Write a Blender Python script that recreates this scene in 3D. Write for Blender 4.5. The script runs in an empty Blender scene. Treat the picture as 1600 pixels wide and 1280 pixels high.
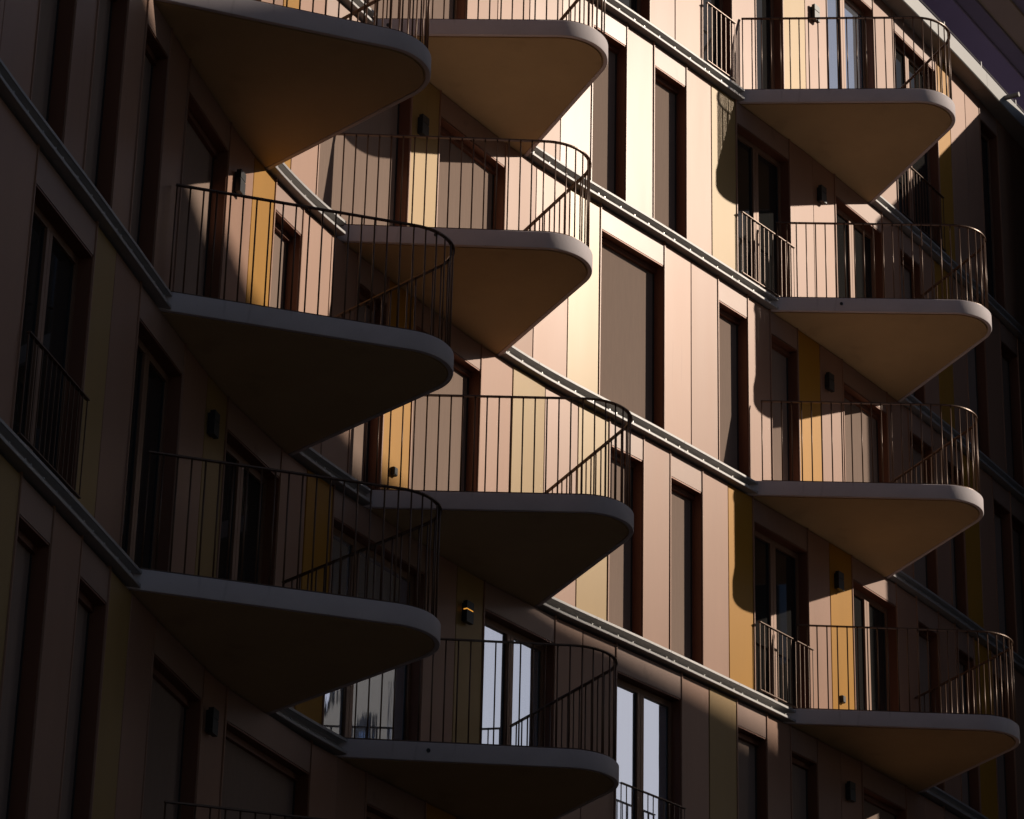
import bpy, bmesh, math, random
from mathutils import Vector, Matrix
random.seed(7)
sc = bpy.context.scene
col = sc.collection
R = math.radians

# ------------------------------------------------------------------ camera, sky, sun, exposure
EYE = 1.6
cam = bpy.data.cameras.new('camera')
cam.lens = 108.857
cam.sensor_width = 36.0
cam.clip_start = 0.1
cam.clip_end = 2000.0
cam_o = bpy.data.objects.new('camera', cam)
col.objects.link(cam_o)
ROT = Matrix([[0.999704, -0.024319, -0.0], [-0.009982, -0.410333, -0.911881], [0.022176, 0.911612, -0.410454]])
cam_o.matrix_world = Matrix.Translation((0, 0, EYE)) @ ROT.to_4x4()
sc.camera = cam_o

SUN_AZ, SUN_EL = R(84.33), R(28.0)          # azimuth clockwise from +Y
w = bpy.data.worlds.new('World')
sc.world = w
w.use_nodes = True
nt = w.node_tree
sky = nt.nodes.new('ShaderNodeTexSky')
sky.sky_type = 'NISHITA'
sky.sun_disc = False
sky.sun_elevation = SUN_EL
sky.sun_rotation = SUN_AZ
sky.air_density = 0.8
sky.dust_density = 0.7
bg = nt.nodes['Background']
nt.links.new(sky.outputs[0], bg.inputs[0])
bg.inputs[1].default_value = 0.06

sun = bpy.data.lights.new('sun', 'SUN')
sun.energy = 5.0
sun.angle = R(0.53)
sun.color = (1.0, 0.885, 0.745)
sun_o = bpy.data.objects.new('sun', sun)
col.objects.link(sun_o)
sd = Vector((math.sin(SUN_AZ)*math.cos(SUN_EL), math.cos(SUN_AZ)*math.cos(SUN_EL), math.sin(SUN_EL)))
sun_o.rotation_euler = sd.to_track_quat('Z', 'Y').to_euler()
sun_o.location = sd*200

sc.view_settings.view_transform = 'Standard'
sc.view_settings.look = 'None'
sc.view_settings.exposure = -0.30
sc.view_settings.gamma = 1.0
sc.view_settings.use_curve_mapping = False
sc.render.engine = 'CYCLES'
sc.cycles.max_bounces = 8
sc.cycles.diffuse_bounces = 4
sc.cycles.glossy_bounces = 5
sc.cycles.use_denoising = True

# ------------------------------------------------------------------ measured data (metres)
CURVE = [[-6.199,14.929],[-6.085,15.416],[-5.972,15.903],[-5.859,16.39],[-5.746,16.877],[-5.633,17.364],[-5.52,17.851],[-5.407,18.338],[-5.293,18.825],[-5.18,19.312],[-5.067,19.799],[-4.954,20.286],[-4.841,20.773],[-4.728,21.26],[-4.615,21.747],[-4.502,22.234],[-4.389,22.721],[-4.277,23.209],[-4.158,23.694],[-4.036,24.179],[-3.914,24.664],[-3.796,25.15],[-3.681,25.636],[-3.567,26.123],[-3.455,26.611],[-3.343,27.098],[-3.229,27.585],[-3.111,28.071],[-2.986,28.555],[-2.851,29.036],[-2.7,29.512],[-2.528,29.982],[-2.334,30.442],[-2.118,30.893],[-1.885,31.335],[-1.642,31.772],[-1.392,32.205],[-1.137,32.635],[-0.878,33.063],[-0.615,33.488],[-0.346,33.909],[-0.068,34.325],[0.221,34.733],[0.526,35.129],[0.844,35.515],[1.17,35.894],[1.496,36.273],[1.82,36.654],[2.139,37.039],[2.455,37.426],[2.77,37.815],[3.083,38.204],[3.396,38.594],[3.706,38.987],[4.013,39.381],[4.317,39.778],[4.616,40.179],[4.912,40.582],[5.203,40.989],[5.491,41.397],[5.775,41.809],[6.056,42.222],[6.334,42.638],[6.609,43.055],[6.882,43.474],[7.152,43.895],[7.42,44.317],[7.686,44.741],[7.95,45.165],[8.215,45.589],[8.48,46.013],[8.746,46.437],[9.011,46.86],[9.277,47.284],[9.542,47.708],[9.808,48.132],[10.073,48.555],[10.339,48.979],[10.604,49.403],[10.87,49.826],[11.135,50.25],[11.401,50.674],[11.666,51.097],[11.932,51.521],[12.197,51.945]]
CURVE_STEP = 0.5
ROWS = {"Z":[[22.75,"wd"],[23.537,"r"],[24.135,"r"],[24.784,"wdj"],[25.531,"r"],[26.14,"wd"],[26.879,"k"],[27.509,"r"],[28.151,"wg"],[29.643,"r"],[30.299,"wdj"],[31.842,"g"],[32.363,"r"],[32.992,"r"],[33.58,"wd"],[34.336,"r"],[34.979,"r"],[35.605,"e"]],"A":[[17.287,"wb"],[19.494,"r"],[20.226,"r"],[20.943,"r"],[21.652,"r"],[22.292,"wb"],[23.033,"r"],[23.64,"wb"],[24.4,"r"],[25.006,"k"],[25.615,"wdj"],[27.003,"r"],[27.651,"r"],[28.279,"wd"],[29.731,"r"],[30.287,"wb"],[31.016,"r"],[31.548,"g"],[32.088,"r"],[32.631,"wb"],[33.392,"r"],[34.032,"e"]],"B":[[15.345,"g"],[15.763,"r"],[16.37,"wb"],[18.349,"k"],[18.983,"wb"],[20.491,"r"],[21.166,"r"],[21.865,"k"],[22.51,"wb"],[23.894,"r"],[24.506,"r"],[25.137,"wb"],[25.863,"r"],[26.425,"wb"],[27.137,"g"],[27.745,"r"],[28.378,"wb"],[29.723,"r"],[30.413,"wb"],[31.226,"r"],[31.712,"wb"],[32.254,"g"],[32.854,"r"],[33.418,"wb"],[34.14,"e"]],"C":[[7.756,"r"],[8.172,"r"],[8.895,"wb"],[9.692,"r"],[10.201,"wb"],[10.961,"r"],[11.464,"wb"],[12.18,"r"],[12.792,"wb"],[14.124,"r"],[14.86,"g"],[15.425,"wb"],[16.111,"r"],[16.769,"r"],[17.336,"wb"],[18.012,"g"],[18.611,"wb"],[20.076,"r"],[20.767,"k"],[21.44,"r"],[22.113,"k"],[22.737,"wb"],[23.451,"r"],[24.028,"wb"],[24.755,"r"],[25.356,"g"],[25.942,"wdj"],[27.312,"r"],[27.9,"g"],[28.512,"wd"],[29.835,"r"],[30.484,"wb"],[31.206,"r"],[31.776,"wb"],[32.438,"g"],[33.098,"e"]],"D":[[8.212,"r"],[9.164,"wdj"],[10.646,"k"],[11.199,"r"],[11.891,"wd"],[13.259,"r"],[13.974,"k"],[14.549,"wd"],[15.932,"r"],[16.513,"g"],[17.071,"wg"],[19.042,"r"],[19.706,"k"],[20.279,"wg"],[21.721,"r"],[22.263,"r"],[22.917,"wgj"],[24.283,"r"],[24.89,"k"],[25.514,"wb"],[26.217,"r"],[26.787,"wb"],[27.466,"r"],[28.082,"r"],[28.659,"wb"],[29.944,"r"],[30.541,"r"],[31.148,"e"]],"E":[[8.797,"k"],[9.47,"wb"],[10.235,"r"],[10.928,"wb"],[11.692,"k"],[12.308,"r"],[12.982,"wb"],[14.4,"r"],[15.004,"wb"],[16.881,"r"],[17.418,"r"],[17.997,"wb"],[19.205,"g"],[19.861,"e"]]}
LAMPS = [["Z", 27.738, 24.656], ["A", 27.822, 21.607], ["B", 18.555, 18.444], ["B", 27.924, 18.619], ["C", 14.373, 15.571], ["C", 28.068, 15.622], ["D", 14.088, 12.652], ["D", 19.876, 12.623], ["D", 28.25, 12.623], ["E", 14.578, 9.654]]
SOCKETS = [["C", 18.26, 13.802], ["C", 28.133, 13.913]]
BALCONIES = {"R0": [3.068, 38.407, 0.895], "R1": [3.585, 38.993, 0.931], "R2": [3.295, 38.538, 0.946], "R3": [3.796, 39.206, 0.982], "M0": [-2.136, 31.806, 0.924], "M1": [-2.267, 31.359, 0.979], "M2": [-1.762, 32.017, 0.949], "M3": [-1.856, 31.757, 1.027], "L0": [-3.74, 26.197, 1.299], "L1": [-3.476, 27.084, 1.261], "L2": [-3.513, 26.839, 1.26], "L3": [-3.068, 26.255, 1.26]}
SHAPE = [54.75, 59.25, 3.718, 0.6]
ZA = 22.1889 + EYE                                # underside of the band of the topmost gallery level
LEVEL = {'A': ZA, 'B': ZA-3, 'C': ZA-6, 'D': ZA-9, 'E': ZA-12, 'F': ZA-15.6}
WALL_TOP = 26.06 + EYE
PANEL_IN = 0.10                                # panels stand this far behind the lips of the bands

# ------------------------------------------------------------------ materials
def mat(name, base, metallic=0.0, rough=0.5, spec=0.5, vary=0.0, noise=None, bump=None, coat=None, grime=None, aniso=None):
    m = bpy.data.materials.new(name)
    m.use_nodes = True
    n = m.node_tree.nodes; l = m.node_tree.links
    b = n['Principled BSDF']
    b.inputs['Base Color'].default_value = (*base, 1)
    b.inputs['Metallic'].default_value = metallic
    b.inputs['Roughness'].default_value = rough
    b.inputs['Specular IOR Level'].default_value = spec
    if aniso:
        # vertically brushed metal: the highlight spreads sideways
        b.inputs['Anisotropic'].default_value = aniso
        ge = n.new('ShaderNodeNewGeometry')
        cx = n.new('ShaderNodeVectorMath'); cx.operation = 'CROSS_PRODUCT'
        cx.inputs[0].default_value = (0, 0, 1)
        l.new(ge.outputs['Normal'], cx.inputs[1]); l.new(cx.outputs[0], b.inputs['Tangent'])
    if coat:
        b.inputs['Coat Weight'].default_value = coat[0]; b.inputs['Coat Roughness'].default_value = coat[1]
    tc = n.new('ShaderNodeTexCoord')
    colour = None
    if noise:
        # noise = (scale xyz, amount, detail): streaks / mottling of the tone
        mp = n.new('ShaderNodeMapping'); mp.inputs['Scale'].default_value = noise[0]
        l.new(tc.outputs['Object'], mp.inputs['Vector'])
        nz = n.new('ShaderNodeTexNoise'); nz.inputs['Scale'].default_value = 1.0
        nz.inputs['Detail'].default_value = noise[2]; nz.inputs['Roughness'].default_value = 0.6
        l.new(mp.outputs[0], nz.inputs['Vector'])
        hs = n.new('ShaderNodeHueSaturation'); hs.inputs['Color'].default_value = (*base, 1)
        mr = n.new('ShaderNodeMapRange')
        mr.inputs['From Min'].default_value = 0.3; mr.inputs['From Max'].default_value = 0.7
        mr.inputs['To Min'].default_value = 1-noise[1]; mr.inputs['To Max'].default_value = 1+noise[1]
        l.new(nz.outputs['Fac'], mr.inputs['Value'])
        if vary:
            oi = n.new('ShaderNodeObjectInfo')
            mv = n.new('ShaderNodeMapRange')
            mv.inputs['To Min'].default_value = 1-vary; mv.inputs['To Max'].default_value = 1+vary
            l.new(oi.outputs['Random'], mv.inputs['Value'])
            mu = n.new('ShaderNodeMath'); mu.operation = 'MULTIPLY'
            l.new(mr.outputs[0], mu.inputs[0]); l.new(mv.outputs[0], mu.inputs[1])
            l.new(mu.outputs[0], hs.inputs['Value'])
        else:
            l.new(mr.outputs[0], hs.inputs['Value'])
        out = hs.outputs[0]
        if grime:
            # grime = [(scale xyz, threshold, strength)]: dark marks where a noise passes a threshold
            for sc_, th, st in grime:
                mg = n.new('ShaderNodeMapping'); mg.inputs['Scale'].default_value = sc_
                l.new(tc.outputs['Object'], mg.inputs['Vector'])
                ng = n.new('ShaderNodeTexNoise'); ng.inputs['Scale'].default_value = 1.0; ng.inputs['Detail'].default_value = 4.0
                l.new(mg.outputs[0], ng.inputs['Vector'])
                rg = n.new('ShaderNodeMapRange')
                rg.inputs['From Min'].default_value = th; rg.inputs['From Max'].default_value = th+0.08
                rg.inputs['To Min'].default_value = 0.0; rg.inputs['To Max'].default_value = st
                l.new(ng.outputs['Fac'], rg.inputs['Value'])
                mx = n.new('ShaderNodeMix'); mx.data_type = 'RGBA'
                l.new(rg.outputs[0], mx.inputs[0]); l.new(out, mx.inputs[6])
                mx.inputs[7].default_value = (base[0]*0.35, base[1]*0.32, base[2]*0.30, 1)
                out = mx.outputs[2]
        l.new(out, b.inputs['Base Color'])
        rr = n.new('ShaderNodeMapRange')
        rr.inputs['To Min'].default_value = max(0.02, rough-0.03); rr.inputs['To Max'].default_value = rough+0.03
        l.new(nz.outputs['Fac'], rr.inputs['Value']); l.new(rr.outputs[0], b.inputs['Roughness'])
    if bump:
        mp2 = n.new('ShaderNodeMapping'); mp2.inputs['Scale'].default_value = bump[0]
        l.new(tc.outputs['Object'], mp2.inputs['Vector'])
        n2 = n.new('ShaderNodeTexNoise'); n2.inputs['Scale'].default_value = 1.0; n2.inputs['Detail'].default_value = 3.0
        l.new(mp2.outputs[0], n2.inputs['Vector'])
        bp = n.new('ShaderNodeBump'); bp.inputs['Strength'].default_value = bump[1]; bp.inputs['Distance'].default_value = bump[2]
        l.new(n2.outputs['Fac'], bp.inputs['Height']); l.new(bp.outputs[0], b.inputs['Normal'])
    return m

M = {}
M['rose'] = mat('rose_anodised', (0.305, 0.170, 0.114), 0.05, 0.42, 0.13, aniso=0.62, coat=(0.12, 0.24), vary=0.10, noise=((3, 3, 0.5), 0.05, 5), grime=[((9, 9, 0.5), 0.66, 0.10)], bump=((1.2, 1.2, 0.6), 0.06, 0.02))
M['header'] = mat('header_anodised', (0.29, 0.18, 0.135), 0.05, 0.42, 0.16, aniso=0.62, coat=(0.12, 0.24), grime=[((4, 4, 3), 0.64, 0.22)], vary=0.05, noise=((2.5, 2.5, 2.5), 0.07, 6))
M['gold'] = mat('gold_anodised', (0.37, 0.176, 0.022), 0.05, 0.42, 0.09, aniso=0.62, coat=(0.07, 0.24), vary=0.08, noise=((3, 3, 0.5), 0.05, 5), grime=[((9, 9, 0.5), 0.66, 0.10)], bump=((1.2, 1.2, 0.6), 0.06, 0.02))
M['khaki'] = mat('khaki_anodised', (0.315, 0.198, 0.074), 0.05, 0.42, 0.12, aniso=0.62, coat=(0.12, 0.24), vary=0.08, noise=((3, 3, 0.5), 0.05, 5), grime=[((9, 9, 0.5), 0.66, 0.10)], bump=((1.2, 1.2, 0.6), 0.06, 0.02))
M['blind'] = mat('blind_fabric', (0.24, 0.17, 0.135), 0.0, 0.85, 0.15, vary=0.05, noise=((40, 40, 3), 0.05, 3))
M['reveal'] = mat('reveal_brown', (0.165, 0.062, 0.032), 0.3, 0.5, noise=((6, 6, 1), 0.06, 3))
M['guide'] = mat('guide_black', (0.02, 0.02, 0.02), 0.0, 0.6, noise=((8, 8, 2), 0.05, 2))
M['frame'] = mat('frame_bronze', (0.21, 0.11, 0.065), 0.2, 0.5, noise=((30, 30, 2), 0.10, 4))
M['pane'] = mat('pane_glass', (0.74, 0.79, 0.90), 0.85, 0.02, 0.6, bump=((9, 9, 0.7), 0.10, 0.004))
M['pane_dark'] = mat('pane_dark_interior', (0.02, 0.019, 0.018), 0.0, 0.03, 0.32)  # plain glass; dark room and dark reflection are put into its colour
M['web'] = mat('band_web_grey', (0.44, 0.42, 0.405), 0.0, 0.5, noise=((4, 4, 4), 0.06, 4))
M['cornice'] = mat('cornice_grey', (0.27, 0.255, 0.24), 0.1, 0.55, noise=((1.5, 1.5, 1.5), 0.05, 4))
M['pin'] = mat('pin_metal', (0.5, 0.48, 0.46), 0.3, 0.35, noise=((9, 9, 9), 0.03, 2))
M['band'] = mat('band_grey', (0.31, 0.29, 0.285), 0.15, 0.5, noise=((4, 4, 4), 0.06, 4))
M['concrete'] = mat('balcony_concrete', (0.57, 0.50, 0.505), 0.0, 0.7, 0.3, noise=((2.0, 2.0, 2.0), 0.07, 6), bump=((25, 25, 25), 0.08, 0.01),
                    grime=[((5, 5, 0.7), 0.60, 0.35), ((45, 45, 45), 0.70, 0.55)])
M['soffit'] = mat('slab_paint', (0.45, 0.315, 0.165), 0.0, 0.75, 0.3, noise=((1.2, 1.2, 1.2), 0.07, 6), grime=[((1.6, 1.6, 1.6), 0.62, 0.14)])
M['rail'] = mat('rail_bronze', (0.10, 0.05, 0.026), 0.35, 0.38, noise=((8, 8, 8), 0.08, 3))
M['black'] = mat('lamp_black', (0.012, 0.012, 0.013), 0.0, 0.45, noise=((8, 8, 8), 0.05, 3))
M['core'] = mat('core_dark', (0.03, 0.025, 0.022), 0.0, 0.9, noise=((1, 1, 1), 0.1, 3))
M['roof_c'] = mat('roof_dark_violet', (0.20, 0.17, 0.25), 0.2, 0.5, noise=((0.6, 0.6, 0.6), 0.06, 3))
M['roof_a'] = mat('roof_violet', (0.30, 0.25, 0.42), 0.2, 0.5, noise=((0.6, 0.6, 0.6), 0.06, 3))
M['roof_b'] = mat('roof_umber', (0.38, 0.29, 0.22), 0.2, 0.5, noise=((0.6, 0.6, 0.6), 0.06, 3))
M['ground'] = mat('paving', (0.06, 0.055, 0.05), 0.0, 0.8, 0.3, noise=((0.6, 0.6, 0.6), 0.15, 6))
M['plaster'] = mat('dark_plaster', (0.10, 0.085, 0.075), 0.0, 0.8, 0.3, noise=((0.5, 0.5, 0.5), 0.1, 4))
M['amber'] = bpy.data.materials.new('amber_light')
M['amber'].use_nodes = True
_b = M['amber'].node_tree.nodes['Principled BSDF']
_b.inputs['Base Color'].default_value = (0.8, 0.4, 0.1, 1)
_b.inputs['Emission Color'].default_value = (1.0, 0.42, 0.06, 1)
_b.inputs['Emission Strength'].default_value = 0.9

# ------------------------------------------------------------------ mesh helpers
def link(name, bm, m, parent=None, smooth=False):
    bm.normal_update()
    me = bpy.data.meshes.new(name)
    bm.to_mesh(me); bm.free()
    for mm in (m if isinstance(m, (list, tuple)) else [m]):
        me.materials.append(mm)
    if smooth:
        for p in me.polygons: p.use_smooth = True
    o = bpy.data.objects.new(name, me)
    col.objects.link(o)
    if parent is not None: o.parent = parent
    return o

def empty(name, loc=(0, 0, 0), rz=0.0, label=None, cat=None, group=None):
    o = bpy.data.objects.new(name, None)
    o.location = loc; o.rotation_euler = (0, 0, rz)
    o.empty_display_size = 0.3
    col.objects.link(o)
    if label: o['label'] = label
    if cat: o['category'] = cat
    if group: o['group'] = group
    return o

def box(bm, o, ax, ay, az, x0, x1, y0, y1, z0, z1, mi=0):
    vs = [bm.verts.new(o + ax*x + ay*y + az*z) for z in (z0, z1) for (x, y) in ((x0, y0), (x1, y0), (x1, y1), (x0, y1))]
    for f in ((3, 2, 1, 0), (4, 5, 6, 7), (0, 1, 5, 4), (1, 2, 6, 5), (2, 3, 7, 6), (3, 0, 4, 7)):
        fc = bm.faces.new([vs[i] for i in f]); fc.material_index = mi
    return vs

UP = Vector((0, 0, 1))

# ------------------------------------------------------------------ the wall line
NC = len(CURVE)
def cpt(s):
    f = max(0.0, min(NC-1.001, s/CURVE_STEP)); i = int(f); t = f-i
    p0 = CURVE[max(0, i-1)]; p1 = CURVE[i]; p2 = CURVE[min(NC-1, i+1)]; p3 = CURVE[min(NC-1, i+2)]
    def cr(k):
        return 0.5*((2*p1[k]) + (-p0[k]+p2[k])*t + (2*p0[k]-5*p1[k]+4*p2[k]-p3[k])*t*t + (-p0[k]+3*p1[k]-3*p2[k]+p3[k])*t**3)
    return Vector((cr(0), cr(1), 0))
def cnor(s):
    d = cpt(s+0.15)-cpt(s-0.15); d.normalize()
    return Vector((d.y, -d.x, 0))
def at(s, off, z=0.0):
    """point at arc length s, off metres out of the lip line (negative: into the building)"""
    p = cpt(s) + cnor(s)*off
    return Vector((p.x, p.y, z))
def nearest_s(x, y):
    best = min(((CURVE[i][0]-x)**2+(CURVE[i][1]-y)**2, i) for i in range(NC))
    s0 = best[1]*CURVE_STEP
    return min(((cpt(s0+k*0.02).x-x)**2+(cpt(s0+k*0.02).y-y)**2, s0+k*0.02) for k in range(-30, 31))[1]

# ------------------------------------------------------------------ ground
bm = bmesh.new()
bm.faces.new([bm.verts.new(v) for v in ((-900, -900, 0), (900, -900, 0), (900, 900, 0), (-900, 900, 0))])
g = link('ground', bm, M['ground']); g['kind'] = 'structure'

# ------------------------------------------------------------------ the curved building
bld = empty('apartment_building', at(20, -1.0, 0), 0.0,
            'curved apartment building clad in upright rose and gold metal panels', 'building')
INV = Matrix.Translation(-Vector(bld.location))
def part(name, bm, m, parent=None, smooth=False):
    """mesh given in world coordinates, as a part (or sub-part) of the building"""
    p = parent or bld
    bm.transform(INV)
    return link(name, bm, m, p, smooth)

def ribbon(bm, s0, s1, prof, step=0.25, caps=True, light=()):
    """sweep a profile [(off, z)...] (closed) along the wall line"""
    n = max(1, int(round((s1-s0)/step)))
    rings = []
    for i in range(n+1):
        s = s0+(s1-s0)*i/n
        rings.append([bm.verts.new(at(s, o, z)) for (o, z) in prof])
    k = len(prof)
    for a, b in zip(rings, rings[1:]):
        for i in range(k):
            j = (i+1) % k
            fc = bm.faces.new((a[i], b[i], b[j], a[j]))
            if i in light: fc.material_index = 1
    if caps:
        bm.faces.new(rings[0]); bm.faces.new(list(reversed(rings[-1])))

S_MIN, S_MAX = 3.0, 40.0
# dark inner wall behind all the panels and windows
bm = bmesh.new(); ribbon(bm, S_MIN, S_MAX, [(-0.95, 0.0), (-0.60, 0.0), (-0.60, WALL_TOP-0.02), (-0.95, WALL_TOP-0.02)], 0.5)
part('inner_wall', bm, M['core'])
# floor slab edges, joining the inner wall to the bands
for k in 'ABCDEF':
    z = LEVEL[k]
    bm = bmesh.new(); ribbon(bm, S_MIN, S_MAX, [(-0.61, z+0.015), (-0.15, z+0.015), (-0.15, z+0.155), (-0.61, z+0.155)], 0.5)
    part('floor_slab', bm, M['core'])
# plain plinth wall below the lowest level in the picture
bm = bmesh.new(); ribbon(bm, S_MIN, S_MAX, [(-0.60, 0.0), (-0.12, 0.0), (-0.12, LEVEL['F']-0.03), (-0.60, LEVEL['F']-0.03)], 0.5)
part('plinth_wall', bm, M['plaster'])

def panel(s0, s1, z0, z1, m, gap=0.006, off=-PANEL_IN, name='panel'):
    a = at(s0, off); b = at(s1, off)
    t = (b-a); L = t.length; t.normalize(); n = Vector((t.y, -t.x, 0))
    a.z = b.z = 0
    c = 0.005
    x0, x1 = gap, L-gap
    prof = [(x0, -0.04), (x0, -c), (x0+c, 0), (x1-c, 0), (x1, -c), (x1, -0.04)]
    bm = bmesh.new()
    # mounting tolerance: each cassette stands a few millimetres out of true
    l0, l1, h0 = random.uniform(-.0015, .0015), random.uniform(-.0015, .0015), random.uniform(-.004, .004)*(z1-z0)/3.0
    lo = [bm.verts.new(a+t*x+n*(y+(l0 if x < L/2 else l1))+UP*z0) for x, y in prof]
    hi = [bm.verts.new(a+t*x+n*(y+h0+(l0 if x < L/2 else l1))+UP*z1) for x, y in prof]
    for i in range(len(prof)-1):
        bm.faces.new((lo[i+1], lo[i], hi[i], hi[i+1]))
    bm.faces.new(lo); bm.faces.new(list(reversed(hi)))
    bmesh.ops.recalc_face_normals(bm, faces=bm.faces)
    return part(name, bm, M[m])

def juliet(s0, s1, z0, parent, zh=1.02, off=-0.03):
    """railing across a window, its bars standing on the band"""
    a = at(s0, off); b = at(s1, off); t = b-a; L = t.length; t.normalize(); n = Vector((t.y, -t.x, 0))
    bm = bmesh.new()
    box(bm, a, t, n, UP, 0.0, L, -0.02, 0.02, z0+zh-0.012, z0+zh)
    rl = part('railing', bm, M['rail'], bld)
    bm = bmesh.new()
    box(bm, a, t, n, UP, 0.0, L, -0.015, 0.015, z0+0.06, z0+0.072)
    bm.transform(INV); link('foot_rail', bm, M['rail'], rl)
    k = max(2, int(L/0.105))
    for i in range(k+1):
        x = 0.012+(L-0.024)*i/k
        bm = bmesh.new()
        box(bm, a, t, n, UP, x-0.005, x+0.005, -0.005, 0.005, z0+0.072, z0+zh-0.012)
        bm.transform(INV); link('baluster', bm, M['rail'], rl)

def window(s0, s1, z0, z1, kind, tone='rose'):
    off = -PANEL_IN
    HEAD = 0.33
    panel(s0, s1, z1-HEAD, z1, 'header', name='header_panel')
    zt = z1-HEAD
    a = at(s0, off); b = at(s1, off); t = b-a; L = t.length; t.normalize(); n = Vector((t.y, -t.x, 0))
    a.z = 0
    D = 0.175
    bm = bmesh.new()
    box(bm, a, t, n, UP, 0.0, 0.022, -D-0.06, -0.006, z0, zt)                 # jambs
    box(bm, a, t, n, UP, L-0.022, L, -D-0.06, -0.006, z0, zt)
    box(bm, a, t, n, UP, 0.022, L-0.022, -D-0.06, -0.006, zt-0.02, zt-0.003)   # lintel
    box(bm, a, t, n, UP, 0.022, L-0.022, -D-0.06, -0.004, z0, z0+0.02)         # sill
    win = part('window', bm, M['reveal'])
    def sub(name, m, *bx):
        bm = bmesh.new()
        for q in bx: box(bm, a, t, n, UP, *q)
        bm.transform(INV); return link(name, bm, M[m], win)
    # bright edge trims standing a little proud on both sides, running up past the header
    for x in (-0.008, L-0.010):
        sub('edge_trim', tone, (x, x+0.018, -0.03, 0.014, z0, z1+0.035))
    if kind == 'wb':
        sub('blind', 'blind', (0.046, L-0.046, -D-0.012, -D+0.012, z0+0.07, zt-0.06))
        sub('bottom_bar', 'guide', (0.046, L-0.046, -D-0.016, -D+0.016, z0+0.035, z0+0.07))
        sub('blind_box', 'reveal', (0.023, L-0.023, -D-0.04, -D+0.06, zt-0.09, zt-0.021))
        for x in (0.023, L-0.045):
            sub('guide_rail', 'guide', (x, x+0.022, -D-0.03, -D+0.022, z0+0.021, zt-0.091))
    else:
        y0, y1 = -D-0.03, -D+0.035
        sub('frame', 'frame', (0.023, 0.075, y0, y1, z0+0.021, zt-0.021), (L-0.075, L-0.023, y0, y1, z0+0.021, zt-0.021),
            (0.075, L-0.075, y0, y1, zt-0.10, zt-0.021), (0.075, L-0.075, y0, y1, z0+0.021, z0+0.10))
        xs = [0.075, L-0.075]
        if L > 1.1:
            mx = L*0.5 if L < 1.7 else L*0.36
            sub('mullion', 'frame', (mx-0.065, mx-0.004, y0, y1+0.01, z0+0.10, zt-0.10), (mx+0.004, mx+0.065, y0, y1+0.01, z0+0.10, zt-0.10))
            xs = [0.075, mx-0.065, mx+0.065, L-0.075]
        for x0, x1 in zip(xs[::2], xs[1::2]):
            sub('pane', 'pane' if kind[:2] == 'wg' else 'pane_dark', (x0, x1, -D-0.006, -D+0.006, z0+0.10, zt-0.10))
            for q in ((x0, x0+0.018), (x1-0.018, x1)):
                sub('gasket', 'guide', (q[0]+0.0005, q[1]-0.0005, -D+0.0062, -D+0.016, z0+0.101, zt-0.101))
    if kind.endswith('j'):
        juliet(s0+0.02, s1-0.02, z0-0.01, win)
    return win

STOREYS = [('Z', WALL_TOP, LEVEL['A']+0.175), ('A', LEVEL['A']-0.03, LEVEL['B']+0.175), ('B', LEVEL['B']-0.03, LEVEL['C']+0.175),
           ('C', LEVEL['C']-0.03, LEVEL['D']+0.175), ('D', LEVEL['D']-0.03, LEVEL['E']+0.175), ('E', LEVEL['E']-0.03, LEVEL['F']+0.175)]
FILL = [(0.62, 'r'), (0.74, 'wb'), (0.61, 'r'), (0.6, 'g'), (0.63, 'r'), (0.74, 'wb'), (0.6, 'r'), (0.62, 'r')]
def rows_of(key):
    row = [tuple(x) for x in ROWS[key]]
    items = [(row[i][0], row[i+1][0], row[i][1]) for i in range(len(row)-1)]
    s = row[0][0]; i = 0
    lo = max(5.0, s-7.0)
    while s-FILL[i % 8][0] > lo:
        wd, t = FILL[i % 8]; items.insert(0, (s-wd, s, t)); s -= wd; i += 1
    s = row[-1][0]; i = 1
    while s+FILL[i % 8][0] < 39.5:
        wd, t = FILL[i % 8]; items.append((s, s+wd, t)); s += wd; i += 1
    return items
ENDS = {}
for key, zt, zb in STOREYS:
    its = rows_of(key)
    ENDS[key] = (its[0][0], its[-1][1])
    for s0, s1, t in its:
        if t in 'rgk':
            panel(s0, s1, zb, zt, {'r': 'rose', 'g': 'gold', 'k': 'khaki'}[t])
        else:
            window(s0, s1, zb, zt, t)

# bands at every floor: folded metal with a lip above and a lip below a hollow web, in lengths
def band_profile(z):
    return [(-0.145, z), (-0.004, z), (0.0, z+0.004), (0.0, z+0.034), (-0.010, z+0.036), (-0.012, z+0.012), (-0.085, z+0.018), (-0.105, z+0.040), (-0.105, z+0.118),
            (-0.085, z+0.138), (-0.012, z+0.140), (-0.010, z+0.134), (0.0, z+0.136), (0.0, z+0.166), (-0.006, z+0.170), (-0.145, z+0.174)]
SPAN = {}
for k, (x, y, a) in BALCONIES.items():
    L = SHAPE[2]
    SPAN[k] = (nearest_s(x, y), nearest_s(x+L*math.cos(a), y+L*math.sin(a)))
LEV_OF = {'R0': 'A', 'R1': 'B', 'R2': 'C', 'R3': 'D', 'M0': 'B', 'M1': 'C', 'M2': 'D', 'M3': 'E', 'L0': 'C', 'L1': 'D', 'L2': 'E', 'L3': 'F'}
pins = bmesh.new()
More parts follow.
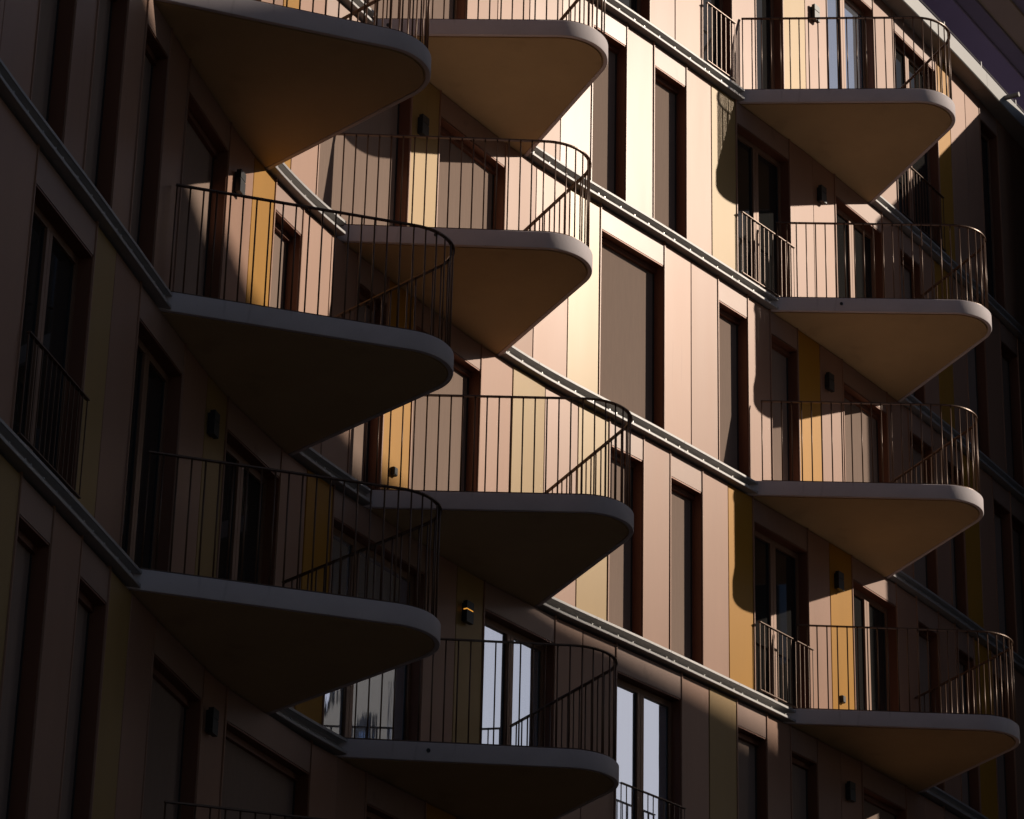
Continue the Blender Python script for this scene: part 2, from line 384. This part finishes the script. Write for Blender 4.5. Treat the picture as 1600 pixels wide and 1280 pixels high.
for k in 'ABCDEF':
    z = LEVEL[k]
    gaps = sorted((SPAN[b][0]+0.06, SPAN[b][1]-0.06) for b in BALCONIES if LEV_OF[b] == k)
    runs = []; s = S_MIN+2
    for g0, g1 in gaps:
        if g0 > s: runs.append((s, g0))
        s = g1
    runs.append((s, S_MAX-0.5))
    for r0, r1 in runs:
        cuts = [r0]; q = r0
        first = random.uniform(0.5, 1.6)
        q += first
        while q < r1-0.35:
            cuts.append(q); q += 1.52
        cuts.append(r1)
        for c0, c1 in zip(cuts, cuts[1:]):
            bm = bmesh.new(); ribbon(bm, c0+0.0025, c1-0.0025, band_profile(z), 0.25, light=(5, 6, 7, 8, 9))
            bmesh.ops.recalc_face_normals(bm, faces=bm.faces)
            part('floor_band', bm, [M['band'], M['web']])
            p = c0+0.07
            while p < c1-0.02:
                o = at(p, -0.007); nn = cnor(p); tt = Vector((-nn.y, nn.x, 0))
                box(pins, o, tt, nn, UP, -0.006, 0.006, -0.008, 0.004, z+0.0365, z+0.057)
                p += random.choice((0.34, 0.36, 0.30))
pn = part('pin', pins, M['pin']); pn['kind'] = 'stuff'

# cornice above the top storey, with its rod railing, and the roof overhang above it
def sheet_run(name, prof, m, s0, s1, piece, step=0.5):
    q = s0
    while q < s1-0.1:
        e = min(s1, q+piece)
        bm = bmesh.new(); ribbon(bm, q+0.003, e-0.003, prof, step)
        bmesh.ops.recalc_face_normals(bm, faces=bm.faces)
        part(name, bm, m)
        q = e
z = WALL_TOP
sheet_run('cornice', [(-0.55, z+0.006), (0.17, z+0.006), (0.185, z+0.02), (0.185, z+0.30), (0.17, z+0.315), (-0.55, z+0.33)], M['cornice'], 20.0, 39.5, 1.9)
bm = bmesh.new()
for q in (0.40, 0.47):
    n = 60
    prev = None
    for i in range(n+1):
        s = 20.0+19.4*i/n
        o = at(s, 0.10, z+q)
        ring = [bm.verts.new(o+cnor(s)*0.011*math.cos(a)+UP*0.011*math.sin(a)) for a in (0, 1.57, 3.14, 4.71)]
        if prev:
            for j in range(4):
                bm.faces.new((prev[j], ring[j], ring[(j+1) % 4], prev[(j+1) % 4]))
        prev = ring
for i in range(14):
    s = 20.2+i*1.45
    o = at(s, 0.10); nn = cnor(s); tt = Vector((-nn.y, nn.x, 0))
    box(bm, o, tt, nn, UP, -0.015, 0.015, -0.02, 0.02, z+0.31, z+0.50)
part('cornice_rail', bm, M['band'])
zr = 29.5 + EYE
edges = [-4.2, -3.0, -2.2, -1.42, -1.10, -0.60, 0.15, 0.9]
for i, (e0, e1) in enumerate(zip(edges, edges[1:])):
    dz = 0.05*i
    bm = bmesh.new(); ribbon(bm, 20.0, 42.0, [(e0+0.006, zr+dz), (e1-0.006, zr+dz), (e1-0.006, zr+dz+0.45), (e0+0.006, zr+dz+0.45)], 0.5)
    bmesh.ops.recalc_face_normals(bm, faces=bm.faces)
    part('roof_board', bm, M[('roof_a', 'roof_a', 'roof_a', 'roof_c', 'roof_b', 'roof_c', 'roof_a')[i]])
bm = bmesh.new(); ribbon(bm, 20.0, 42.0, [(-3.3, z+0.33), (-3.1, z+0.33), (-3.1, zr), (-3.3, zr)], 0.5)
part('attic_wall', bm, M['roof_a'])

bm = bmesh.new()
_p = at(34.05, 0.15, 26.25+EYE); _n = cnor(34.05)
bmesh.ops.create_cone(bm, cap_ends=True, segments=16, radius1=0.042, radius2=0.042, depth=0.34,
                      matrix=Matrix.Translation(_p+_n*0.12) @ _n.to_track_quat('Z', 'Y').to_matrix().to_4x4())
part('overflow_pipe', bm, M['cornice'])

# ------------------------------------------------------------------ balconies
A1, A2, BL, BR = SHAPE
def outline(inset=0.0, n=18, back=0.0):
    """plan outline in the balcony's own axes: x along the wall, y negative = outwards; from the wall to the wall"""
    t1, t2 = math.tan(R(A1)), math.tan(R(A2))
    ax = t2*BL/(t1+t2); ay = t1*ax
    ha = R(180-A1-A2)/2
    dS = Vector((-math.cos(R(A1)), -math.sin(R(A1)))); dE = Vector((math.cos(R(A2)), -math.sin(R(A2))))
    bis = (dS+dE).normalized()
    ce = Vector((ax, ay))+bis*BR/math.sin(ha)
    g1 = math.atan2(-dS.x, dS.y)          # normal of the front edge
    g1 = R(90+A1); g2 = R(90-A2)
    r = BR-inset
    pts = [ce+Vector((math.cos(g1+(g2-g1)*i/n), math.sin(g1+(g2-g1)*i/n)))*r for i in range(n+1)]
    # ends on the wall line, moved parallel with the inset
    a = pts[0]; b = pts[-1]
    s = a + dS*((a.y+back)/math.sin(R(A1)))
    e = b + dE*((b.y+back)/math.sin(R(A2)))
    return [Vector((p.x, -p.y)) for p in [s]+pts+[e]]

def slab_mesh():
    """rounded triangular slab: fascia with eased arrises, drip groove, flat underside"""
    bm = bmesh.new()
    prof = [(0.0, 0.205), (-0.0, 0.0)]
    rings = []
    spec = [(0.30, 0.205), (0.008, 0.205), (0.0, 0.197), (0.0, 0.012), (0.006, 0.0), (0.05, 0.0), (0.052, 0.014), (0.074, 0.014), (0.076, -0.004), (0.30, -0.004)]
    for ins, z in spec:
        rings.append([bm.verts.new((p.x, p.y, z-0.012)) for p in outline(ins, 20, 0.22)])
    k = len(rings[0])
    for ri, (a, b) in enumerate(zip(rings, rings[1:])):
        for i in range(k-1):
            f = bm.faces.new((a[i], b[i], b[i+1], a[i+1]))
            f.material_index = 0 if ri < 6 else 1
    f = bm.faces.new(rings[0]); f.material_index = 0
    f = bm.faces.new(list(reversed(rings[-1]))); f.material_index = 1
    bmesh.ops.recalc_face_normals(bm, faces=bm.faces)
    bm.normal_update()
    for e in bm.edges:
        pass
    me = bpy.data.meshes.new('slab')
    bm.to_mesh(me); bm.free()
    me.materials.append(M['concrete']); me.materials.append(M['soffit'])
    for p in me.polygons: p.use_smooth = True
    me.set_sharp_from_angle(angle=R(32))
    return me

def sweep(path, w, h, z):
    bm = bmesh.new(); prev = None
    n = len(path)
    for i, p in enumerate(path):
        d = (path[min(n-1, i+1)]-path[max(0, i-1)]).normalized()
        q = Vector((-d.y, d.x))
        ring = [bm.verts.new((p.x+q.x*u, p.y+q.y*u, z+v)) for u, v in ((-w/2, 0), (w/2, 0), (w/2, h), (-w/2, h))]
        if prev:
            for j in range(4):
                bm.faces.new((prev[j], ring[j], ring[(j+1) % 4], prev[(j+1) % 4]))
        else:
            bm.faces.new(ring)
        prev = ring
    bm.faces.new(list(reversed(prev)))
    bmesh.ops.recalc_face_normals(bm, faces=bm.faces)
    me = bpy.data.meshes.new('rail'); bm.to_mesh(me); bm.free()
    me.materials.append(M['rail'])
    return me

RAIL_TOP = 1.40
slab_me = slab_mesh()
rp = outline(0.045, 24, -0.06)
rail_me = sweep(rp, 0.042, 0.014, RAIL_TOP-0.014)
foot_me = sweep(rp, 0.03, 0.010, 0.206)
bm = bmesh.new()
bmesh.ops.create_cone(bm, cap_ends=True, segments=8, radius1=0.009, radius2=0.009, depth=RAIL_TOP-0.014-0.216)
for f in bm.faces: f.smooth = len(f.verts) == 4
bal_me = bpy.data.meshes.new('baluster'); bm.to_mesh(bal_me); bm.free(); bal_me.materials.append(M['rail'])
bm = bmesh.new()
bmesh.ops.create_cone(bm, cap_ends=True, segments=14, radius1=0.022, radius2=0.022, depth=0.03)
hole_me = bpy.data.meshes.new('drain_hole'); bm.to_mesh(hole_me); bm.free(); hole_me.materials.append(M['guide'])

def along(path, d):
    for a, b in zip(path, path[1:]):
        L = (b-a).length
        if d <= L: return a+(b-a)*(d/L), (b-a).normalized()
        d -= L
    return path[-1].copy(), (path[-1]-path[-2]).normalized()
RLEN = sum((b-a).length for a, b in zip(rp, rp[1:]))
NB = int(RLEN/0.135)

LABEL = {
 'R0': 'sunlit balcony at the top of the right column, just under the grey cornice',
 'R1': 'balcony second from the top in the right column, one round drain hole in its edge',
 'R2': 'balcony third from the top in the right column, casting shade on a gold panel',
 'R3': 'lowest balcony of the right column, ochre lit railing, reaching the right picture edge',
 'M0': 'top balcony of the middle column, its amber underside beside the brightest white panels',
 'M1': 'second balcony of the middle column, its railing half in the slab shadow above',
 'M2': 'third balcony of the middle column, black railing against cream and gold panels',
 'M3': 'lowest balcony of the middle column, in shade before windows that mirror the sky',
 'L0': 'top balcony of the left column, dark underside glowing orange at its inner corner',
 'L1': 'second balcony of the left column, railing before a lit orange gold panel',
 'L2': 'third balcony of the left column, wholly in deep shade',
 'L3': 'lowest balcony of the left column, only its dark railing at the bottom edge showing',
}
HOLES = {'M0': 0.55, 'M1': 1.35, 'R1': 1.0, 'M3': 1.05}
for k in ('R0', 'R1', 'R2', 'R3', 'M0', 'M1', 'M2', 'M3', 'L0', 'L1', 'L2', 'L3'):
    x, y, a = BALCONIES[k]
    root = empty('balcony', (x, y, LEVEL[LEV_OF[k]]), a, LABEL[k], 'balcony', 'rounded triangular balconies on the curved facade')
    def put(name, me, loc=(0, 0, 0), rot=(0, 0, 0), parent=root):
        o = bpy.data.objects.new(name, me); o.location = loc; o.rotation_euler = rot
        col.objects.link(o); o.parent = parent
        return o
    put('slab', slab_me)
    put('handrail', rail_me)
    put('foot_rail', foot_me)
    for i in range(NB+1):
        p, d = along(rp, 0.012+(RLEN-0.024)*i/NB)
        put('baluster', bal_me, (p.x+random.uniform(-.002, .002), p.y+random.uniform(-.002, .002), (RAIL_TOP-0.014+0.216)/2), (0, 0, random.random()))
    if k in HOLES:
        pth = outline(0.0, 20, 0.0)
        p, d = along(pth, HOLES[k])
        put('drain_hole', hole_me, (p.x, p.y, 0.10), (R(90), 0, math.atan2(d.y, d.x)))

# ------------------------------------------------------------------ wall lamps and sockets
LAMP_LABEL = [
 'black box lamp on the sunlit panel behind the top right balcony railing',
 'black box lamp under the top right balcony, sun on its lower corner',
 'black box lamp on the gold panel under the top balcony of the middle column',
 'black box lamp in shade under the second balcony of the right column',
 'black box lamp on the lit rose panel under the top balcony of the left column',
 'black box lamp on the gold panel under the third balcony of the right column',
 'unlit box lamp in deep shade under the second balcony of the left column',
 'box lamp with its slot glowing amber, beside sky mirroring windows',
 'box lamp in shade under the lowest balcony of the right column',
 'unlit box lamp under the third balcony of the left column, in near black shade',
]
for i, (key, s, zz) in enumerate(LAMPS):
    zc = zz+EYE
    n = cnor(s); t = Vector((-n.y, n.x, 0))
    o = at(s, -PANEL_IN)
    root = empty('wall_lamp', (o.x, o.y, zc), 0, LAMP_LABEL[i], 'lamp', 'black box wall lamps beside the balcony doors')
    Z0 = Vector((0, 0, 0))
    def lp(name, m, *bx):
        bm = bmesh.new()
        for q in bx: box(bm, Z0, t, n, UP, *q)
        return link(name, bm, M[m], root)
    lp('back_plate', 'black', (-0.055, 0.055, -0.003, 0.03, -0.11, 0.11))
    lp('upper_housing', 'black', (-0.072, 0.072, 0.031, 0.085, 0.035, 0.13))
    lp('lower_housing', 'black', (-0.072, 0.072, 0.031, 0.085, -0.13, 0.018))
    lp('light_slot', 'amber' if i == 7 else 'guide', (-0.066, 0.066, 0.032, 0.080, 0.0185, 0.0345))
for i, (key, s, zz) in enumerate(SOCKETS):
    n = cnor(s); t = Vector((-n.y, n.x, 0))
    o = at(s, -PANEL_IN)
    root = empty('wall_socket', (o.x, o.y, zz+EYE), 0,
                 ('small dark socket low on the gold panel behind the third middle balcony railing',
                  'small dark socket low on the gold panel behind the lowest right balcony railing')[i], 'socket', 'outdoor sockets on the balcony walls')
    Z0 = Vector((0, 0, 0))
    bm = bmesh.new(); box(bm, Z0, t, n, UP, -0.035, 0.035, -0.003, 0.045, -0.05, 0.05); link('socket_box', bm, M['black'], root)
    bm = bmesh.new(); box(bm, Z0, t, n, UP, -0.030, 0.030, 0.0455, 0.055, -0.042, 0.042); link('flap', bm, M['guide'], root)

# ------------------------------------------------------------------ outside the frame: neighbours shading the facade, plus added sky-blocking masses
h = Vector((math.sin(SUN_AZ), math.cos(SUN_AZ), 0)); lat = Vector((-math.cos(SUN_AZ), math.sin(SUN_AZ), 0))
def prism(name, pts, z1, label, m):
    root = empty(name, (0, 0, 0), 0, label, 'building')
    P = [h*a+lat*q for a, q in pts]
    bm = bmesh.new()
    lo = [bm.verts.new((p.x, p.y, 0)) for p in P]; hi = [bm.verts.new((p.x, p.y, z1)) for p in P]
    for i in range(len(P)):
        j = (i+1) % len(P); bm.faces.new((lo[i], lo[j], hi[j], hi[i]))
    bm.faces.new(hi); bm.faces.new(list(reversed(lo)))
    bmesh.ops.recalc_face_normals(bm, faces=bm.faces)
    link('wall', bm, M[m], root)
    bm = bmesh.new()
    for i in range(len(P)):
        a, b = P[i], P[(i+1) % len(P)]
        t = b-a; L = t.length; t.normalize(); n = Vector((t.y, -t.x, 0))
        c = sum(P, Vector((0, 0, 0)))/len(P)
        if (a+b)/2 - c != 0 and n.dot((a+b)/2-c) < 0: n = -n
        k = int(L/3.0)
        zf = 1.2
        while zf < z1-2.4:
            for j in range(k):
                x = (j+0.5)*L/k
                box(bm, Vector((a.x, a.y, 0)), t, n, UP, x-0.6, x+0.6, 0.003, 0.05, zf, zf+1.7)
            zf += 3.0
    wo = link('window', bm, M['pane'], root); wo['kind'] = 'stuff'
    return root
prism('opposite_building', [(25.8, 23), (45, 39), (54, 29), (36, 14)], 32.5+EYE, 'dark plastered building standing opposite the curved facade, outside the view', 'plaster')
prism('courtyard_wing', [(18, 40.75), (13.0, 44.1), (15.4, 49), (24, 57), (36, 52), (30, 42)], 26.47+EYE, 'plain wing of the curved building closing the courtyard, right of the view', 'plaster')
prism('sky_blocker_rear', [(10, -26), (-34, -26), (-34, -38), (10, -38)], 10.0+EYE, 'unseen low block added behind the viewpoint to cut skylight', 'plaster')  # added mass that hides low sky behind the viewpoint and dims the undersides
prism('sky_blocker_left', [(-26, -20), (-14, -20), (-14, 12), (-26, 12)], 26.0+EYE, 'unseen plain block added left of the view to cut skylight', 'plaster')  # added mass that closes off the sky on the left
prism('sky_blocker_tower', [(9.5, 21.5), (9.5, 12), (18, 11), (18, 22.5)], 58.0, 'unseen tall mass added to keep skylight off the left walls', 'plaster')  # invented mass, shaped and placed to darken the shaded left walls
